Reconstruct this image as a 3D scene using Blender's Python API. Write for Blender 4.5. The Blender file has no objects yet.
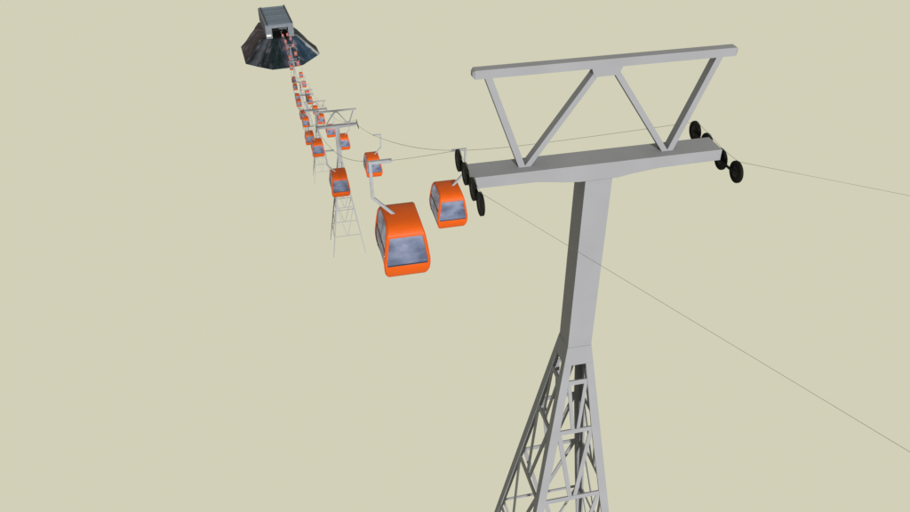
import bpy, bmesh, math, random
import numpy as np
from mathutils import Vector, Matrix
random.seed(4)
scn = bpy.context.scene

# ------------------------------------------------------------------ camera
FPX, CXP, CYP = 812.0, 455.0, 256.0
PITCH, YAW = math.radians(35.03), math.radians(13.0)
F = np.array([math.sin(YAW)*math.cos(PITCH), math.cos(YAW)*math.cos(PITCH), -math.sin(PITCH)])
R = np.array([math.cos(YAW), -math.sin(YAW), 0.0])
U = np.cross(R, F)
cd = bpy.data.cameras.new('camera'); cam = bpy.data.objects.new('camera', cd)
scn.collection.objects.link(cam); scn.camera = cam
cd.sensor_width = 36.0; cd.lens = FPX/910*36.0
cd.clip_start = 0.1; cd.clip_end = 6000
cam.matrix_world = Matrix(((R[0], U[0], -F[0], 0), (R[1], U[1], -F[1], 0), (R[2], U[2], -F[2], 0), (0, 0, 0, 1)))

# ------------------------------------------------------------------ backdrop light, key lamp, exposure
w = bpy.data.worlds.new('World'); scn.world = w; w.use_nodes = True
bg = w.node_tree.nodes['Background']
EXPO = 0.7
K = 2**EXPO
bg.inputs[0].default_value = (0.645/K, 0.631/K, 0.479/K, 1); bg.inputs[1].default_value = 1.0
sd = bpy.data.lights.new('key_lamp', 'SUN'); sun = bpy.data.objects.new('key_lamp', sd)
scn.collection.objects.link(sun)
sd.energy = 5.0; sd.angle = math.radians(2.5); sd.color = (1.0, 0.99, 0.90)
sun.rotation_euler = Vector((0.03, -0.92, 0.322)).to_track_quat('Z', 'Y').to_euler()
scn.view_settings.view_transform = 'Standard'; scn.view_settings.look = 'None'
scn.view_settings.exposure = EXPO; scn.view_settings.gamma = 1
scn.render.engine = 'CYCLES'

# ------------------------------------------------------------------ photo measurement -> world
def ray(x, y): return (x-CXP)/FPX*R - (y-CYP)/FPX*U + F
def ony(x, y, Y): r = ray(x, y); return r*Y/r[1]
def onz(x, y, Z): r = ray(x, y); return r*Z/r[2]
def proj(P): d = P@F; return np.array([CXP+FPX*(P@R)/d, CYP-FPX*(P@U)/d])

# ------------------------------------------------------------------ materials
def mat(name, col, rough=0.6, spec=0.3, var=0.0, scale=3.0, metal=0.0, bump=0.0):
    m = bpy.data.materials.new(name); m.use_nodes = True
    nt = m.node_tree; b = nt.nodes['Principled BSDF']
    b.inputs['Roughness'].default_value = rough
    b.inputs['Specular IOR Level'].default_value = spec
    b.inputs['Metallic'].default_value = metal
    b.inputs['Base Color'].default_value = (*col, 1)
    if var:
        tc = nt.nodes.new('ShaderNodeTexCoord'); n = nt.nodes.new('ShaderNodeTexNoise')
        n.inputs['Scale'].default_value = scale; n.inputs['Detail'].default_value = 5
        nt.links.new(tc.outputs['Object'], n.inputs['Vector'])
        r = nt.nodes.new('ShaderNodeValToRGB')
        r.color_ramp.elements[0].position = 0.3; r.color_ramp.elements[1].position = 0.7
        r.color_ramp.elements[0].color = (*[c*(1-var) for c in col], 1)
        r.color_ramp.elements[1].color = (*[min(1, c*(1+var)) for c in col], 1)
        nt.links.new(n.outputs['Fac'], r.inputs['Fac']); nt.links.new(r.outputs['Color'], b.inputs['Base Color'])
        if bump:
            bp = nt.nodes.new('ShaderNodeBump'); bp.inputs['Strength'].default_value = bump
            nt.links.new(n.outputs['Fac'], bp.inputs['Height']); nt.links.new(bp.outputs['Normal'], b.inputs['Normal'])
    return m

def glass_mat(name, c0, c1, c2, sc):  # pane colour is mottled with noise, painting in blurry reflections
    m = mat(name, c1, 0.45, 0.1)
    nt = m.node_tree; b = nt.nodes['Principled BSDF']
    tc = nt.nodes.new('ShaderNodeTexCoord'); mp = nt.nodes.new('ShaderNodeMapping')
    mp.inputs['Scale'].default_value = (1.0, 1.0, 1.6)
    n = nt.nodes.new('ShaderNodeTexNoise'); n.inputs['Scale'].default_value = sc; n.inputs['Detail'].default_value = 3
    r = nt.nodes.new('ShaderNodeValToRGB'); e = r.color_ramp.elements
    e[0].position = 0.33; e[0].color = (*c0, 1); e[1].position = 0.66; e[1].color = (*c2, 1)
    k = e.new(0.5); k.color = (*c1, 1)
    nt.links.new(tc.outputs['Object'], mp.inputs['Vector']); nt.links.new(mp.outputs['Vector'], n.inputs['Vector'])
    nt.links.new(n.outputs['Fac'], r.inputs['Fac']); nt.links.new(r.outputs['Color'], b.inputs['Base Color'])
    tr = nt.nodes.new('ShaderNodeBsdfTransparent'); mx = nt.nodes.new('ShaderNodeMixShader')
    tr.inputs[0].default_value = (0.8, 0.86, 1, 1)
    mx.inputs[0].default_value = 0.80
    out = nt.nodes['Material Output']
    nt.links.new(tr.outputs[0], mx.inputs[1]); nt.links.new(b.outputs[0], mx.inputs[2]); nt.links.new(mx.outputs[0], out.inputs[0])
    return m

M = {}
M['steel'] = mat('painted_steel', (0.144, 0.146, 0.170), 0.6, 0.10, 0.04, 0.9)
M['steel_hanger'] = mat('galvanised_steel', (0.16, 0.164, 0.192), 0.5, 0.2, 0.06, 4)
M['rubber'] = mat('black_rubber', (0.0035, 0.0035, 0.004), 0.7, 0.08, 0.2, 9)
M['hub'] = mat('dark_hub_metal', (0.007, 0.0065, 0.007), 0.6, 0.1)
M['orange'] = mat('orange_paint', (0.315, 0.046, 0.0030), 0.5, 0.10, 0.035, 2.2)
M['trim'] = mat('dark_trim', (0.02, 0.022, 0.028), 0.6, 0.2)
M['bench'] = mat('grey_bench', (0.07, 0.075, 0.10), 0.8, 0.1)
M['glass'] = glass_mat('blue_grey_glass', (0.040, 0.050, 0.092), (0.085, 0.10, 0.165), (0.135, 0.15, 0.225), 0.8)
M['glass_side'] = glass_mat('side_glass', (0.20, 0.22, 0.36), (0.32, 0.34, 0.52), (0.50, 0.52, 0.74), 1.3)
M['red'] = mat('faded_red', (0.22, 0.05, 0.06), 0.7, 0.1)
M['cable'] = mat('steel_cable', (0.17, 0.17, 0.155), 0.6, 0.2)
M['concrete'] = mat('pale_concrete', (0.085, 0.094, 0.115), 0.8, 0.05, 0.14, 0.16)
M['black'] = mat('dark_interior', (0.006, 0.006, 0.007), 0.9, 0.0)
M['white'] = mat('white_panel', (0.33, 0.34, 0.36), 0.7, 0.1)
M['parapet'] = mat('dark_parapet', (0.035, 0.042, 0.055), 0.7, 0.1, 0.25, 0.2)

def roof_mat():
    m = mat('seamed_metal_roof', (0.09, 0.12, 0.14), 0.6, 0.2)
    nt = m.node_tree; b = nt.nodes['Principled BSDF']
    tc = nt.nodes.new('ShaderNodeTexCoord'); mp = nt.nodes.new('ShaderNodeMapping')
    mp.inputs['Scale'].default_value = (0.05, 1, 1)
    wv = nt.nodes.new('ShaderNodeTexNoise'); wv.inputs['Scale'].default_value = 0.16; wv.inputs['Detail'].default_value = 4
    r = nt.nodes.new('ShaderNodeValToRGB'); e = r.color_ramp.elements
    e[0].position = .3; e[1].position = .7
    e[0].color = (0.042, 0.058, 0.086, 1); e[1].color = (0.082, 0.108, 0.150, 1)
    nt.links.new(tc.outputs['Object'], mp.inputs['Vector']); nt.links.new(mp.outputs['Vector'], wv.inputs['Vector'])
    nt.links.new(wv.outputs['Fac'], r.inputs['Fac']); nt.links.new(r.outputs['Color'], b.inputs['Base Color'])
    return m
M['roof'] = roof_mat()

def rock_mat():
    # streaks run down the flanks: noise in (angle round the summit, height)
    m = mat('dark_streaked_rock', (0.03, 0.04, 0.05), 0.85, 0.08)
    nt = m.node_tree; b = nt.nodes['Principled BSDF']; L = nt.links
    tc = nt.nodes.new('ShaderNodeTexCoord'); sp = nt.nodes.new('ShaderNodeSeparateXYZ'); L.new(tc.outputs['Object'], sp.inputs[0])
    at = nt.nodes.new('ShaderNodeMath'); at.operation = 'ARCTAN2'; L.new(sp.outputs['X'], at.inputs[0])
    ng = nt.nodes.new('ShaderNodeMath'); ng.operation = 'MULTIPLY'; ng.inputs[1].default_value = -1; L.new(sp.outputs['Y'], ng.inputs[0])
    L.new(ng.outputs[0], at.inputs[1])                                # 0 towards the viewer's side, + to the right
    zc = nt.nodes.new('ShaderNodeMath'); zc.operation = 'MULTIPLY'; zc.inputs[1].default_value = 0.012; L.new(sp.outputs['Z'], zc.inputs[0])
    cb = nt.nodes.new('ShaderNodeCombineXYZ'); L.new(at.outputs[0], cb.inputs[0]); L.new(zc.outputs[0], cb.inputs[1])
    n = nt.nodes.new('ShaderNodeTexNoise'); n.inputs['Scale'].default_value = 5.0; n.inputs['Detail'].default_value = 6; n.inputs['Roughness'].default_value = .65
    L.new(cb.outputs[0], n.inputs['Vector'])
    n2 = nt.nodes.new('ShaderNodeTexNoise'); n2.inputs['Scale'].default_value = 0.08; n2.inputs['Detail'].default_value = 5
    L.new(tc.outputs['Object'], n2.inputs['Vector'])
    ad = nt.nodes.new('ShaderNodeMath'); ad.operation = 'MULTIPLY_ADD'; ad.inputs[1].default_value = 0.40; L.new(n2.outputs['Fac'], ad.inputs[0]); 
    sb = nt.nodes.new('ShaderNodeMath'); sb.operation = 'SUBTRACT'; sb.inputs[1].default_value = 0.20; L.new(n.outputs['Fac'], sb.inputs[0]); L.new(sb.outputs[0], ad.inputs[2])
    r = nt.nodes.new('ShaderNodeValToRGB'); e = r.color_ramp.elements
    e[0].position = 0.38; e[0].color = (0.001, 0.002, 0.003, 1); e[1].position = 0.70; e[1].color = (0.14, 0.125, 0.15, 1)
    k = e.new(0.54); k.color = (0.011, 0.015, 0.024, 1)
    L.new(ad.outputs[0], r.inputs['Fac'])
    # brownish bare rock on the left flank, navy on the right, snow band at the far right
    r2 = nt.nodes.new('ShaderNodeValToRGB'); e = r2.color_ramp.elements
    mr = nt.nodes.new('ShaderNodeMapRange'); mr.inputs[1].default_value = -2.2; mr.inputs[2].default_value = 2.2; L.new(at.outputs[0], mr.inputs[0])
    e[0].position = 0.0; e[0].color = (0.050, 0.036, 0.042, 1); e[1].position = 1.0; e[1].color = (0.04, 0.05, 0.06, 1)
    for ps, c in ((0.22, (0.046, 0.031, 0.037)), (0.30, (0.005, 0.006, 0.007)), (0.355, (0.055, 0.060, 0.075)), (0.385, (0.004, 0.006, 0.007)),
                  (0.50, (0.003, 0.010, 0.011)), (0.55, (0.050, 0.045, 0.075)), (0.60, (0.006, 0.014, 0.024)), (0.68, (0.014, 0.034, 0.066)), (0.735, (0.016, 0.034, 0.06)),
                  (0.75, (0.30, 0.31, 0.32)), (0.775, (0.14, 0.15, 0.16)), (0.80, (0.03, 0.033, 0.04))):
        k = e.new(ps); k.color = (*c, 1)
    dj = nt.nodes.new('ShaderNodeMath'); dj.operation = 'MULTIPLY_ADD'; dj.inputs[1].default_value = 0.05; L.new(n2.outputs['Fac'], dj.inputs[0]); L.new(mr.outputs[0], dj.inputs[2])
    d2 = nt.nodes.new('ShaderNodeMath'); d2.operation = 'SUBTRACT'; d2.inputs[1].default_value = 0.025; L.new(dj.outputs[0], d2.inputs[0])
    L.new(d2.outputs[0], r2.inputs['Fac'])
    mx = nt.nodes.new('ShaderNodeMix'); mx.data_type = 'RGBA'; mx.blend_type = 'MIX'; mx.inputs[0].default_value = 0.55
    L.new(r.outputs['Color'], mx.inputs[6]); L.new(r2.outputs['Color'], mx.inputs[7]); L.new(mx.outputs[2], b.inputs['Base Color'])
    return m
M['rock'] = rock_mat()

# ------------------------------------------------------------------ mesh helpers
def add_faces(bm, vs, fs):
    v = [bm.verts.new(p) for p in vs]
    for f in fs: bm.faces.new([v[i] for i in f])
def box(bm, lo, hi):
    x0, y0, z0 = lo; x1, y1, z1 = hi
    add_faces(bm, [(x0,y0,z0),(x1,y0,z0),(x1,y1,z0),(x0,y1,z0),(x0,y0,z1),(x1,y0,z1),(x1,y1,z1),(x0,y1,z1)],
              [(0,3,2,1),(4,5,6,7),(0,1,5,4),(1,2,6,5),(2,3,7,6),(3,0,4,7)])
def prism(bm, pts, d):
    """polygon pts (3D) extruded by vector d"""
    n = len(pts); d = Vector(d); a = [Vector(p) for p in pts]; b = [p+d for p in a]
    add_faces(bm, a+b, [tuple(range(n))[::-1], tuple(range(n, 2*n))]+[(i, (i+1) % n, n+(i+1) % n, n+i) for i in range(n)])
def loft(bm, A, B):
    n = len(A)
    add_faces(bm, list(A)+list(B), [tuple(range(n))[::-1], tuple(range(n, 2*n))]+[(i, (i+1) % n, n+(i+1) % n, n+i) for i in range(n)])
def bar(bm, a, b, nrm, wd, th):
    """flat bar from a to b, width wd in the plane with normal nrm, thickness th inward (-nrm)"""
    a = Vector(a); b = Vector(b); nrm = Vector(nrm).normalized(); t = (b-a).normalized(); s = t.cross(nrm).normalized()*(wd/2)
    loft(bm, [a+s, a-s, a-s-nrm*th, a+s-nrm*th], [b+s, b-s, b-s-nrm*th, b+s-nrm*th])
def tube(bm, pts, rad, seg=10):
    rings = []; P = [Vector(p) for p in pts]
    for i, p in enumerate(P):
        t = (P[min(i+1, len(P)-1)]-P[max(i-1, 0)]).normalized()
        up = Vector((0, 0, 1)) if abs(t.z) < .9 else Vector((0, 1, 0))
        s = t.cross(up).normalized(); u = s.cross(t)
        r = rad[i] if isinstance(rad, (list, tuple)) else rad
        rings.append([bm.verts.new(p+(s*math.cos(2*math.pi*k/seg)+u*math.sin(2*math.pi*k/seg))*r) for k in range(seg)])
    for a, b in zip(rings[:-1], rings[1:]):
        for k in range(seg): bm.faces.new([a[k], a[(k+1) % seg], b[(k+1) % seg], b[k]])
    bm.faces.new(rings[0][::-1]); bm.faces.new(rings[-1])
def lathe_x(bm, prof, seg=28):
    """closed profile [(x, r)] turned about the X axis"""
    rings = [[bm.verts.new((x, r*math.cos(2*math.pi*k/seg), r*math.sin(2*math.pi*k/seg))) for k in range(seg)] for x, r in prof]
    for a, b in zip(rings[:-1], rings[1:]):
        for k in range(seg): bm.faces.new([a[k], a[(k+1) % seg], b[(k+1) % seg], b[k]])
    bm.faces.new(rings[0][::-1]); bm.faces.new(rings[-1])
def obj(name, bm, m, parent=None, loc=(0, 0, 0), smooth=None, bev=0):
    bmesh.ops.recalc_face_normals(bm, faces=bm.faces)
    if bev:
        es = [e for e in bm.edges if len(e.link_faces) == 2 and e.calc_face_angle(0) > 0.5]
        bmesh.ops.bevel(bm, geom=es, offset=bev, segments=2, affect='EDGES', profile=0.6)
    me = bpy.data.meshes.new(name); bm.to_mesh(me); bm.free()
    me.materials.append(m); o = bpy.data.objects.new(name, me); scn.collection.objects.link(o)
    if parent is not None: o.parent = parent
    o.location = loc
    if smooth:
        me.polygons.foreach_set('use_smooth', [True]*len(me.polygons)); me.set_sharp_from_angle(angle=math.radians(smooth))
    return o
def thing(name, label, cat, loc=(0, 0, 0), rotz=0.0, group=None):
    o = bpy.data.objects.new(name, None); scn.collection.objects.link(o); o.empty_display_size = 1
    o.location = loc; o.rotation_euler = (0, 0, rotz); o['label'] = label; o['category'] = cat
    if group: o['group'] = group
    return o
def dup(root, loc, rotz, label):
    r = root.copy(); scn.collection.objects.link(r); r.location = loc; r.rotation_euler = (0, 0, rotz); r['label'] = label
    def rec(src, dst):
        for ch in list(src.children):
            c = ch.copy(); scn.collection.objects.link(c); c.parent = dst; rec(ch, c)
    rec(root, r)
    return r

# ================================================================== THE LARGE STRUCTURE
# ------------------------------------------------------------------ hill under the station
ZB, ZP = -470.0, -441.6
HC = Vector((9.0, 1262.0, ZP))
bot = [(-51, 1296), (-45, 1221), (-27, 1204.5), (-6, 1188), (20, 1190), (40, 1197), (69, 1237), (66, 1272), (50, 1310), (18, 1330), (-36, 1340)]
top = [(-22, 1300), (-19, 1243), (-11.5, 1240.5), (3, 1238.5), (17, 1238.5), (29, 1239), (37, 1246), (37, 1275), (30, 1300), (10, 1315), (-19, 1322)]
bm = bmesh.new(); NL = 5; rings = []
for l in range(NL+1):
    u = l/NL; ring = []
    for k in range(len(bot)):
        for h in (0, .5):
            k2 = (k+1) % len(bot)
            b_ = Vector(bot[k]).lerp(Vector(bot[k2]), h); t_ = Vector(top[k]).lerp(Vector(top[k2]), h)
            p = b_.lerp(t_, u); z = ZB+(ZP-ZB)*u
            if 0 < l < NL:
                d = (p-Vector((HC.x, HC.y))).normalized(); j = random.uniform(-1.3, 1.3); p = p+d*j; z += random.uniform(-1, 1)
            ring.append(bm.verts.new(Vector((p.x, p.y, z))-HC))
    rings.append(ring)
n = len(rings[0])
for a, b in zip(rings[:-1], rings[1:]):
    for k in range(n): bm.faces.new([a[k], a[(k+1) % n], b[(k+1) % n], b[k]])
bm.faces.new(rings[0][::-1]); bm.faces.new(rings[-1])
hill = obj('hill', bm, M['rock'], loc=HC); hill['kind'] = 'structure'

# ------------------------------------------------------------------ station building
SX, SY, SZ = -9.05, 1240.0, -441.0                       # front left corner at ground
st = thing('cable_car_station', 'grey flat roofed cable car station with a dark open front, standing on the dark hill', 'station', (SX, SY, SZ), math.radians(5.2))
SW, SH, SD = 42.4, 19.9, 88.0
ox0, ox1, oz1 = 9.4, 34.0, 15.6
bm = bmesh.new()
box(bm, (0, 0, 0), (ox0, 1.2, oz1)); box(bm, (ox1, 0, 0), (SW, 1.2, oz1)); box(bm, (0, 0, oz1), (SW, 1.2, SH))
bmesh.ops.remove_doubles(bm, verts=bm.verts, dist=1e-4)
obj('front_wall', bm, M['concrete'], st)
for x0, x1 in ((0, 1.2), (SW-1.2, SW)):
    bm = bmesh.new(); box(bm, (x0, 1.2, 0), (x1, SD-1.2, SH)); obj('side_wall', bm, M['concrete'], st)
bm = bmesh.new(); box(bm, (0, SD-1.2, 0), (SW, SD, SH)); obj('rear_wall', bm, M['concrete'], st)
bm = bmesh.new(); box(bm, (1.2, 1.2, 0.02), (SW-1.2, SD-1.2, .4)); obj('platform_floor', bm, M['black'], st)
bm = bmesh.new(); box(bm, (5.0, .35, SH), (SW-2.4, SD-1.0, SH+.9)); rf = obj('roof', bm, M['roof'], st)
for k in range(11):
    y = 5+k*7.7
    bm = bmesh.new(); box(bm, (5.2, y, SH+.9), (SW-2.6, y+.3, SH+1.02)); obj('roof_seam', bm, M['roof'], rf)
bm = bmesh.new(); prism(bm, [(2.9, 1, SH), (4.9, 1, SH), (4.9, 1, SH+2.3), (3.9, 1, SH+2.3)], (0, SD-2, 0)); obj('parapet', bm, M['parapet'], st)
bm = bmesh.new(); box(bm, (SW-2.3, .4, SH+.01), (SW-.1, SD-.5, SH+2.0)); obj('parapet', bm, M['parapet'], st)
bm = bmesh.new(); box(bm, (0.1, .4, SH+.01), (2.8, SD-.5, SH+.9)); obj('parapet', bm, M['concrete'], st)
bm = bmesh.new(); box(bm, (0.8, -.5, 3.6), (7.6, -.01, 6.6)); obj('front_panel', bm, M['white'], st)
# lining and rope gear inside the mouth
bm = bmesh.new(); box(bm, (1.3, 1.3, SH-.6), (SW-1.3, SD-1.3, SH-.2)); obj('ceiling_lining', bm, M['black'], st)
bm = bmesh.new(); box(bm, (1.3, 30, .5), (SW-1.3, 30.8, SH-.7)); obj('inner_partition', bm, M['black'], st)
for x in (24.5, 31.5):
    bm = bmesh.new(); box(bm, (x-.35, 1.3, 11.2), (x+.35, 26, 12.2)); obj('guide_rail', bm, M['concrete'], st)
for y in (3, 9, 15):
    bm = bmesh.new(); box(bm, (20.5, y, 12.3), (33, y+.7, 13.1)); obj('cross_beam', bm, M['concrete'], st)
bm = bmesh.new()
v = [[bm.verts.new((3.4*math.cos(a*math.pi/12), 3.4*math.sin(a*math.pi/12), z)) for a in range(24)] for z in (0, .6)]
for k in range(24): bm.faces.new([v[0][k], v[0][(k+1) % 24], v[1][(k+1) % 24], v[1][k]])
bm.faces.new(v[0][::-1]); bm.faces.new(v[1])
obj('bull_wheel', bm, M['hub'], st, loc=(28, 22, 10.2))

# ------------------------------------------------------------------ towers
TOP = 25.8           # crossarm top above the tower foot
def make_tower(label):
    t = thing('cable_tower', label, 'tower', group='steel pylons carrying the two cables')
    Z = TOP; D = .385
    # mast
    bm = bmesh.new(); box(bm, (-.385, -D, Z-6.45), (.385, D, Z-.50)); obj('mast', bm, M['steel'], t, bev=.006)
    # crossarm : front outline, bottom haunched into the mast
    bm = bmesh.new()
    out = [(-3.57, 0), (3.535, 0), (3.535, -.325), (1.75, -.345), (1.0, -.42), (.55, -.495), (-.55, -.495), (-1.0, -.45), (-1.75, -.345), (-3.57, -.325)]
    prism(bm, [(x, -D, Z+z) for x, z in out], (0, 2*D, 0)); obj('crossarm', bm, M['steel'], t, bev=.006)
    # A frame on top
    bm = bmesh.new()
    y0, y1 = -.13, .13
    zt, zb = Z+2.80, Z+2.575
    ring = lambda x, s: [(x, y0+s, zt-s), (x, y0+s, zb+s), (x, y1-s, zb+s), (x, y1-s, zt-s)]
    loft(bm, ring(-3.53, .055), ring(-3.47, 0)); loft(bm, ring(-3.47, 0), ring(3.47, 0)); loft(bm, ring(3.47, 0), ring(3.53, .055))
    bmesh.ops.remove_doubles(bm, verts=bm.verts, dist=1e-5)
    bmesh.ops.delete(bm, geom=[f for f in bm.faces if abs(abs(f.calc_center_median().x)-3.47) < 1e-4], context='FACES')
    obj('top_chord', bm, M['steel'], t, loc=(.05, 0, 0))
    bm = bmesh.new(); prism(bm, [(-.43, y0-.004, zb+.05), (-.33, y0-.004, zb-.22), (.33, y0-.004, zb-.22), (.43, y0-.004, zb+.05)], (0, .268, 0))
    obj('gusset_plate', bm, M['steel'], t, bev=.006)
    for s in (-1, 1):
        for xb, xt in ((1.96, .17), (2.10, 3.08)):
            wv = .092
            b0, b1 = s*xb, s*xt
            bm = bmesh.new()
            prism(bm, [(b0-wv, y0+.006, Z-.0), (b0+wv, y0+.006, Z-.0), (b1+wv, y0+.006, zb+.01), (b1-wv, y0+.006, zb+.01)], (0, .248, 0))
            obj('truss_brace', bm, M['steel'], t, bev=.006)
    # tapering lattice tower
    H0 = Z-6.45; k = .14; w0 = .395
    W = lambda h: w0+k*h
    h1 = .66; L = .30; T = .07
    def sq(h, i=0): a = W(h)-i; return [(-a, -a, H0-h), (a, -a, H0-h), (a, a, H0-h), (-a, a, H0-h)]
    bm = bmesh.new(); loft(bm, sq(0), sq(h1)); obj('mast_collar', bm, M['steel'], t, bev=.005)
    for sx in (-1, 1):
        for sy in (-1, 1):
            def ell(h, L):
                a = W(h); q = H0-h
                return [(sx*a, sy*a, q), (sx*(a-L), sy*a, q), (sx*(a-L), sy*(a-T), q), (sx*(a-T), sy*(a-T), q), (sx*(a-T), sy*(a-L), q), (sx*a, sy*(a-L), q)]
            bm = bmesh.new(); loft(bm, ell(h1+.001, .25), ell(3.3, .30)); 
            loft(bm, ell(3.3, .30), ell(8.5, .27)); loft(bm, ell(8.5, .27), ell(19.3, .12)); bmesh.ops.remove_doubles(bm, verts=bm.verts, dist=1e-5)
            bmesh.ops.delete(bm, geom=[f for f in bm.faces if len(f.verts) == 6 and (abs(f.calc_center_median().z-(H0-3.3)) < 1e-3 or abs(f.calc_center_median().z-(H0-8.5)) < 1e-3)], context='FACES')
            obj('leg', bm, M['steel'], t)
    lev = [1.35, 3.3, 6.2, 9.5, 12.3, 15.2]
    faces = [((0, -1), (1, 0)), ((1, 0), (0, 1)), ((0, 1), (-1, 0)), ((-1, 0), (0, -1))]
    for (nx, ny), (ux, uy) in faces:
        nn = Vector((nx, ny, k)).normalized()
        def P(u, h, ins): a = W(h)-ins; return (nx*a+ux*u, ny*a+uy*u, H0-h)
        for h in lev:
            e = W(h)-(.27 if h < 8 else .12)
            bm = bmesh.new(); bar(bm, P(-e, h, .012), P(e, h, .012), nn, .17 if h < 8 else .12, .05); obj('cross_bar', bm, M['steel'], t)
        for ha, hb in ((1.35, 3.3), (3.3, 6.2), (6.2, 9.5), (9.5, 15.2)):
            for s in (-1, 1):
                e = W(ha)-(.30 if ha < 8 else .2)
                bm = bmesh.new(); bar(bm, P(s*e, ha+.05, .02+.002*(s+1)), P(s*.09, hb-.05, .02+.002*(s+1)), nn, .10 if ha > 8 else .15 if ha > 2 else .12, .036); obj('lattice_brace', bm, M['steel'], t)
    # sheave batteries: four wheels a side, hung outside the ends of the arm
    for s, ys, zs in ((-1, (16.42, 17.16, 18.0, 18.78), (.02, .02, .0, -.02)), (1, (17.0, 17.84, 18.68, 19.42), (-.31, -.36, -.30, -.27))):
        xw = s*3.64 if s < 0 else 3.62
        c = [(y-18.115, Z+z) for y, z in zip(ys, zs)]
        for (y, z) in c:
            bm = bmesh.new(); lathe_x(bm, [(-.024, .10), (-.024, .23), (-.036, .25), (-.036, .30), (-.022, .307), (-.008, .296), (.008, .296), (.022, .307), (.036, .30), (.036, .25), (.024, .23), (.024, .10)])
            wh = obj('sheave_wheel', bm, M['rubber'], t, loc=(xw, y, z), smooth=35)
            bm = bmesh.new(); lathe_x(bm, [(-.045, .05), (-.045, .09), (-.03, .15), (.03, .15), (.045, .09), (.045, .05)], 20)
            obj('hub', bm, M['hub'], wh, smooth=35)
        for i in (0, 2):
            bm = bmesh.new(); (ya, za), (yb, zb_) = c[i], c[i+1]
            xi = xw-s*.055
            bar(bm, (xi, ya-.02, za), (xi, yb+.02, zb_), (s, 0, 0), .075, .025); tube(bm, [(xi-s*.02, ya, za), (xw-s*.04, ya, za)], .03, 8); tube(bm, [(xi-s*.02, yb, zb_), (xw-s*.04, yb, zb_)], .03, 8)
            obj('rocker_beam', bm, M['rubber'], t)
        xi = xw-s*.088; ze = Z-.13
        bm = bmesh.new(); bar(bm, (s*3.535 if s > 0 else -3.572, -.30, ze), (s*3.535 if s > 0 else -3.572, .30, ze), (-s, 0, 0), .10, abs(xi)-(3.535 if s > 0 else 3.572)+.012)
        obj('wheel_bracket', bm, M['rubber'], t)
    return t

tower_px = [(600.9, 163.5, 17.73), (337.1, 125.9, 130.5), (315.4, 109.9, 246), (306.2, 94.9, 408), (300.0, 82.0, 530), (293.5, 61.8, 770), (290.2, 47.0, 950)]
tower_lab = ['nearest and largest grey steel pylon with black cable wheels at both arm ends',
             'second nearest steel pylon, its thin lattice legs showing below the orange cabins',
             'third nearest steel pylon, right behind the second one, seen between small orange cabins',
             'fourth nearest steel pylon, about halfway down the line of small orange cabins',
             'fifth nearest steel pylon, small, just in front of the foot of the dark hill',
             'tiny steel pylon seen against the lower edge of the dark hill',
             'farthest tiny steel pylon, against the dark hill just below the station mouth']
TP = [ony(*p) for p in tower_px]
proto = make_tower(tower_lab[0])
for i, P in enumerate(TP):
    loc = (P[0], P[1]+.385, P[2]-TOP)
    if i == 0: proto.location = loc
    else: dup(proto, loc, 0, tower_lab[i])

# ------------------------------------------------------------------ cables and where the cabins hang
def sup(side, i):     # wheel-top points of tower i
    P = TP[i]; x = P[0]+(-3.64 if side < 0 else 3.62)
    ys, zs = ((16.42, 17.16, 18.0, 18.78), (.02, .02, .0, -.02)) if side < 0 else ((17.0, 17.84, 18.68, 19.42), (-.31, -.36, -.30, -.27))
    return [np.array([x, P[1]+y-17.73, P[2]+z+.305]) for y, z in zip(ys, zs)]
END = ony(285.0, 33.2, 1246.0)
SC = lambda Y: 1.0+.17*min(1, max(0, (Y-110)/180))+.22*min(1, max(0, (Y-370)/180))       # the far cabins are of a slightly larger build
OFF = lambda side: np.array([-side*.46, 0, -4.55])        # body centre below and inside the grip
Lc = [(403, 240.5, 33.3), (340, 183, 88), (318, 148, 143), (310, 138, 195), (306, 122, 275), (303, 115, 318), (299, 103, 388), (297.6, 97.3, 450), (295.3, 87, 540), (294, 80, 600), (291.5, 67.8, 730), (290, 57.8, 860), (287.5, 47.2, 1000), (285.5, 41.4, 1100), (282.7, 35.6, 1212)]
Rc = [(447.3, 205, 51.2), (372.3, 165, 100.5), (343.7, 142, 163), (330.2, 131, 215), (321, 119, 275), (315.3, 110, 340), (309.8, 100.5, 395), (307.3, 93.8, 462), (304, 84.3, 562), (301, 75, 650), (298, 63.3, 790), (295.6, 53.6, 900), (293, 45.6, 1030), (290.6, 38.8, 1130), (287.3, 34.7, 1222)]
grips = {-1: [], 1: []}
for side, cs in ((-1, Lc), (1, Rc)):
    for (px, py, Y) in cs:
        grips[side].append(ony(px, py, Y)-OFF(side)*SC(Y))

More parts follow.
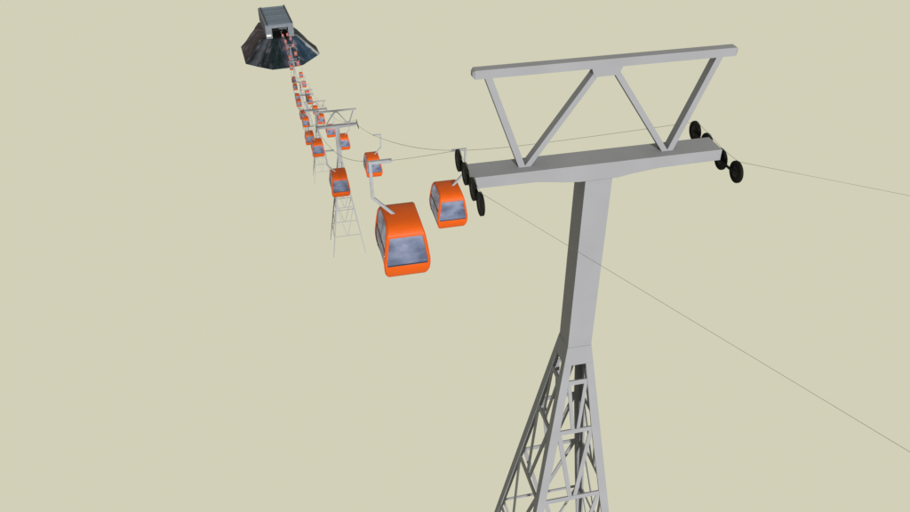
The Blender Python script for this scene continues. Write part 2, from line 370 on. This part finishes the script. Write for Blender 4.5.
def cable(side, label):
    pts = []
    s1 = sup(side, 0)
    if side < 0:
        a = ray(910, 452); a = a*s1[0][0]/a[0]
        sl = (a[2]-s1[0][2])/(a[1]-s1[0][1])
    else:
        sl = (-8.14-s1[0][2])/(11.34-s1[0][1])
    for yy in (-70, -50, -30, -15, -5, 0, 5, 10, 14):
        dy = yy-s1[0][1]; pts.append(np.array([s1[0][0], yy, s1[0][2]+sl*dy]))
    anchors = []
    for i in range(len(TP)): anchors += [(p[1], p) for p in sup(side, i)]
    anchors += [(g[1], g+np.array([0, 0, -.0])) for g in grips[side]]
    e = END+np.array([side*3.4, 0, 0]); e[1] = 1262; anchors.append((e[1], e))
    anchors.sort(key=lambda q: q[0])
    A = [p for _, p in anchors]
    # each span is a smooth curve of its own, straight over the wheels
    Yv = np.array([p[1] for p in A]); wheelY = set(round(float(p[1]), 4) for i in range(len(TP)) for p in sup(side, i))
    X = np.array([p[0] for p in A]); Zv = np.array([p[2] for p in A])
    isw = [round(float(y), 4) in wheelY for y in Yv]
    def slopes(v):
        d = np.diff(v)/np.diff(Yv); h = np.diff(Yv); n = len(v); L_ = np.zeros(n); R_ = np.zeros(n)
        for i in range(n):
            if 0 < i < n-1 and not isw[i]: L_[i] = R_[i] = (d[i-1]*h[i]+d[i]*h[i-1])/(h[i]+h[i-1])
        for i in range(n-1):
            if isw[i] or i == 0: R_[i] = d[i] if (isw[i+1] or i+1 == n-1) else 1.5*d[i]-.5*L_[i+1]
        for i in range(1, n):
            if isw[i] or i == n-1: L_[i] = d[i-1] if isw[i-1] else 1.5*d[i-1]-.5*R_[i-1]
        return L_, R_
    (Lx, Rx), (Lz, Rz) = slopes(X), slopes(Zv)
    for i in range(len(A)-1):
        h = Yv[i+1]-Yv[i]; N = 1 if h < 1.5 else 8
        for q in range(N):
            t = q/N; h00 = 2*t**3-3*t**2+1; h10 = t**3-2*t**2+t; h01 = -2*t**3+3*t**2; h11 = t**3-t**2
            pts.append(np.array([h00*X[i]+h10*h*Rx[i]+h01*X[i+1]+h11*h*Lx[i+1], Yv[i]+t*h, h00*Zv[i]+h10*h*Rz[i]+h01*Zv[i+1]+h11*h*Lz[i+1]]))
    pts.append(A[-1])
    rad = [(.0018 if p[1] < 8 else .0028) if p[1] < 15 else min(.022, .0048+(p[1]-15)*.0003) for p in pts]
    bm = bmesh.new(); o0 = Vector(s1[0]); tube(bm, [Vector(p)-o0 for p in pts], rad, 6)
    o = obj('haul_cable', bm, M['cable'], loc=o0, smooth=60); o['label'] = label; o['category'] = 'cable'
cable(-1, 'thin dark cable over the pylons\' left arm ends, carrying the left cabins')
cable(1, 'thin dark cable over the pylons\' right arm ends, carrying the right cabins')

# ================================================================== CABINS
# origin = the grip on the cable; body hangs below and inside; local +X = towards the other cable is handled by turning the whole thing 180 degrees
BX, ZR = .40, -2.89         # roof and underside below the cable
prof = [(0.0, .03, .82), (.012, .35, .82), (.04, .65, .825), (.09, .92, .84), (.18, 1.14, .87), (.30, 1.28, .90), (.42, 1.36, .935), (.53, 1.41, .965), (.66, 1.45, .985), (1.0, 1.52, 1.04), (1.5, 1.59, 1.10), (1.8, 1.61, 1.14),
        (2.1, 1.60, 1.145), (2.45, 1.53, 1.11), (2.70, 1.41, 1.05), (2.89, 1.23, .98), (3.02, 1.0, .89)]
def pr(d):
    for (a, l0, w0), (b, l1, w1) in zip(prof[:-1], prof[1:]):
        if a <= d <= b: u = (d-a)/(b-a); return l0+(l1-l0)*u, w0+(w1-w0)*u
WT, WB = .53, 2.04          # windscreen top / bottom below the roof
ST, SB = .24, 2.68          # side opening
def make_cabin(label):
    t = thing('gondola_cabin', label, 'cable car', group='orange cabins hanging from the two cables')
    lv = sorted(set([p[0] for p in prof]+[WT, WB, ST, SB]))
    bm = bmesh.new()
    def q(*p): bm.faces.new([bm.verts.new(v) for v in p])
    mwf = lambda d: .17-.025*min(1, max(0, (d-WT)/(WB-WT)))                # post width beside the windscreen
    # closed side outline (y, depth below the roof): down the front, along the underside, up the back
    loop = [(-pr(d)[0], d) for d in lv]+[(pr(d)[0], d) for d in reversed(lv)]
    n = len(loop); CH, FW = .075, .055
    def inset(i, t):
        (y0, d0), (y1, d1) = loop[i-1], loop[(i+1) % n]
        ty, td = y1-y0, d1-d0; k = math.hypot(ty, td) or 1
        return loop[i][0]+td/k*t, loop[i][1]-ty/k*t      # towards the inside of the outline
    c0 = inset(0, .1); sg = 1 if abs(c0[0]) < 3 and c0[1] > loop[0][1] else -1
    def ring(i):
        y, d = loop[i]; w_ = pr(d)[1]
        (qy, qd), (ry, rd) = inset(i, sg*CH), inset(i, sg*(CH+FW))
        cl = lambda d: min(3.02, max(0, d))
        return (w_-CH, y, d), (pr(cl(qd))[1], qy, qd), (pr(cl(rd))[1], ry, rd)
    for i in range(n):
        j = (i+1) % n; A, B = ring(i), ring(j)
        pa = lambda p, sx: (BX+sx*p[0], p[1], ZR-p[2])
        for sx in (-1, 1):
            q(pa(A[0], sx), pa(B[0], sx), pa(B[1], sx), pa(A[1], sx))
            q(pa(A[1], sx), pa(B[1], sx), pa(B[2], sx), pa(A[2], sx))
        da, db = loop[i][1], loop[j][1]; (ya, yb) = (loop[i][0], loop[j][0])
        lo, hi = min(da, db), max(da, db)
        xa, xb = A[0][0], B[0][0]; ia, ib = pr(da)[1]-mwf(da), pr(db)[1]-mwf(db)
        cols = [(-xa, -ia, -xb, -ib), (-ia, ia, -ib, ib), (ia, xa, ib, xb)]
        if lo >= WT-1e-6 and hi <= WB+1e-6 and hi > lo: cols = [cols[0], cols[2]]
        for x0a, x1a, x0b, x1b in cols:
            q((BX+x0a, ya, ZR-da), (BX+x1a, ya, ZR-da), (BX+x1b, yb, ZR-db), (BX+x0b, yb, ZR-db))
    bmesh.ops.remove_doubles(bm, verts=bm.verts, dist=1e-5)
    body = obj('cabin_body', bm, M['orange'], t, smooth=35)
    so = body.modifiers.new('wall', 'SOLIDIFY'); so.thickness = .045; so.offset = -1
    # windscreens
    for s in (-1, 1):
        bm = bmesh.new(); la, wa = pr(WT); 
        steps = [WT-.02]+[p[0] for p in prof if WT < p[0] < WB]+[WB+.02]
        v = []
        for d in steps:
            l, w_ = pr(d); l -= .052
            v.append([bm.verts.new((BX+x, s*(l-o), ZR-d)) for o in (0, .02) for x in (-(w_-mwf(d)+.02), w_-mwf(d)+.02)])
        for A, B in zip(v[:-1], v[1:]):
            bm.faces.new([A[0], A[1], B[1], B[0]]); bm.faces.new([A[2], A[3], B[3], B[2]])
        obj('window', bm, M['glass'], t, smooth=40)
        bm = bmesh.new(); l, w_ = pr(WB)
        box(bm, (BX-w_+mwf(WB), s*(l-.005) if s < 0 else s*l-.06, ZR-WB), (BX+w_-mwf(WB), s*l+.06 if s < 0 else s*(l-.005), ZR-WB+.05))
        obj('window_sill', bm, M['trim'], t)
    # side doors: glazed above and below a dark rail
    for s in (-1, 1):
        def strip(d0, d1, out_, yl=None):
            bm = bmesh.new(); ds = [d0]+[p[0] for p in prof if d0 < p[0] < d1]+[d1]; v = []
            for d in ds:
                l, w_ = pr(d); w_ -= .06-out_; l -= .055
                a, b = (-l, l) if yl is None else (max(-l, yl[0]), min(l, yl[1]))
                v.append([bm.verts.new((BX+s*w_, a, ZR-d)), bm.verts.new((BX+s*w_, b, ZR-d)), bm.verts.new((BX+s*(w_-.03), b, ZR-d)), bm.verts.new((BX+s*(w_-.03), a, ZR-d))])
            for A, B in zip(v[:-1], v[1:]):
                for i in range(4): bm.faces.new([A[i], A[(i+1) % 4], B[(i+1) % 4], B[i]])
            bm.faces.new(v[0]); bm.faces.new(v[-1][::-1]); return bm
        dr = obj('side_door', strip(1.50, 2.93, 0), M['glass_side'], t)
        obj('side_window', strip(.10, 1.36, 0), M['glass_side'], t)
        obj('door_rail', strip(1.36, 1.50, .004), M['trim'], t)
        obj('door_post', strip(.2, 2.85, .008, (-.02, .02)), M['bench'], t)
        obj('rubbing_strip', strip(1.30, 1.358, .006), M['red'], t)
    # benches along both ends
    for s in (-1, 1):
        bm = bmesh.new(); a, b = sorted((s*.75, s*1.38)); box(bm, (BX-.85, a, ZR-2.15), (BX+.85, b, ZR-2.0))
        a, b = sorted((s*1.25, s*1.38)); box(bm, (BX-.85, a, ZR-1.999), (BX+.85, b, ZR-1.35)); obj('bench', bm, M['bench'], t)
    # hanger: grip bar on the cable, upright outside it, cranked back to the roof
    bm = bmesh.new()
    sec = .075
    def sq(p, a, b): return [Vector(p)+Vector(a)*i*sec+Vector(b)*j*sec for i, j in ((-1, -1), (1, -1), (1, 1), (-1, 1))]
    yv = (0, 1, 0)
    A = Vector((-.93, 0, .0)); B = Vector((-.90, 0, -1.9)); C = Vector((BX, 0, -3.3))
    k1 = Vector((1, 0, .0)); k2 = Vector((.94, 0, .22)).normalized(); k3 = Vector((.64, 0, .77)).normalized()
    loft(bm, sq(A+Vector((0, 0, .07)), k1, yv), sq(B, k2, yv)); 
    loft(bm, sq(B, k2, yv), sq(C, k3, yv))
    bmesh.ops.remove_doubles(bm, verts=bm.verts, dist=1e-5)
    hg = obj('hanger', bm, M['steel_hanger'], t, bev=.008)
    bm = bmesh.new(); box(bm, (-.854, -.085, -.085), (.10, .085, .07)); obj('grip', bm, M['steel_hanger'], hg, bev=.008)
    return t

ordn = ['nearest', 'second', 'third', 'fourth', 'fifth', 'sixth', 'seventh', 'eighth', 'ninth', 'tenth', 'eleventh', 'twelfth', 'thirteenth', 'fourteenth', 'fifteenth']
extraL = {0: 'largest orange gondola cabin, the nearest one on the left cable, with a grey blue windscreen',
          1: 'second orange cabin from the viewer on the left cable, above the second pylon\'s legs',
          2: 'third orange cabin on the left cable, just left of the second pylon\'s mast',
          14: 'last orange speck of a cabin on the left cable, entering the dark station mouth'}
extraR = {0: 'orange cabin beside the black wheels at the left arm end of the nearest pylon',
          1: 'second orange cabin from the viewer on the right cable, partly behind the largest cabin\'s hanger',
          2: 'third orange cabin on the right cable, just right of the second pylon\'s mast',
          3: 'fourth orange cabin on the right cable, crossed by the arm of the second pylon',
          14: 'last orange speck of a cabin on the right cable, entering the dark station mouth'}
first = None
for side, ex, nm in ((-1, extraL, 'left'), (1, extraR, 'right')):
    for i, g in enumerate(grips[side]):
        where = ' down the line' if i < 10 else ', tiny against the dark hill'
        lab = ex.get(i, 'small orange cabin, %s from the viewer on the %s cable%s' % (ordn[i], nm, where))
        rz = 0 if side < 0 else math.pi
        if first is None: first = make_cabin(lab); first.location = g
        else: dup(first, g, rz, lab).scale = (SC(g[1]),)*3
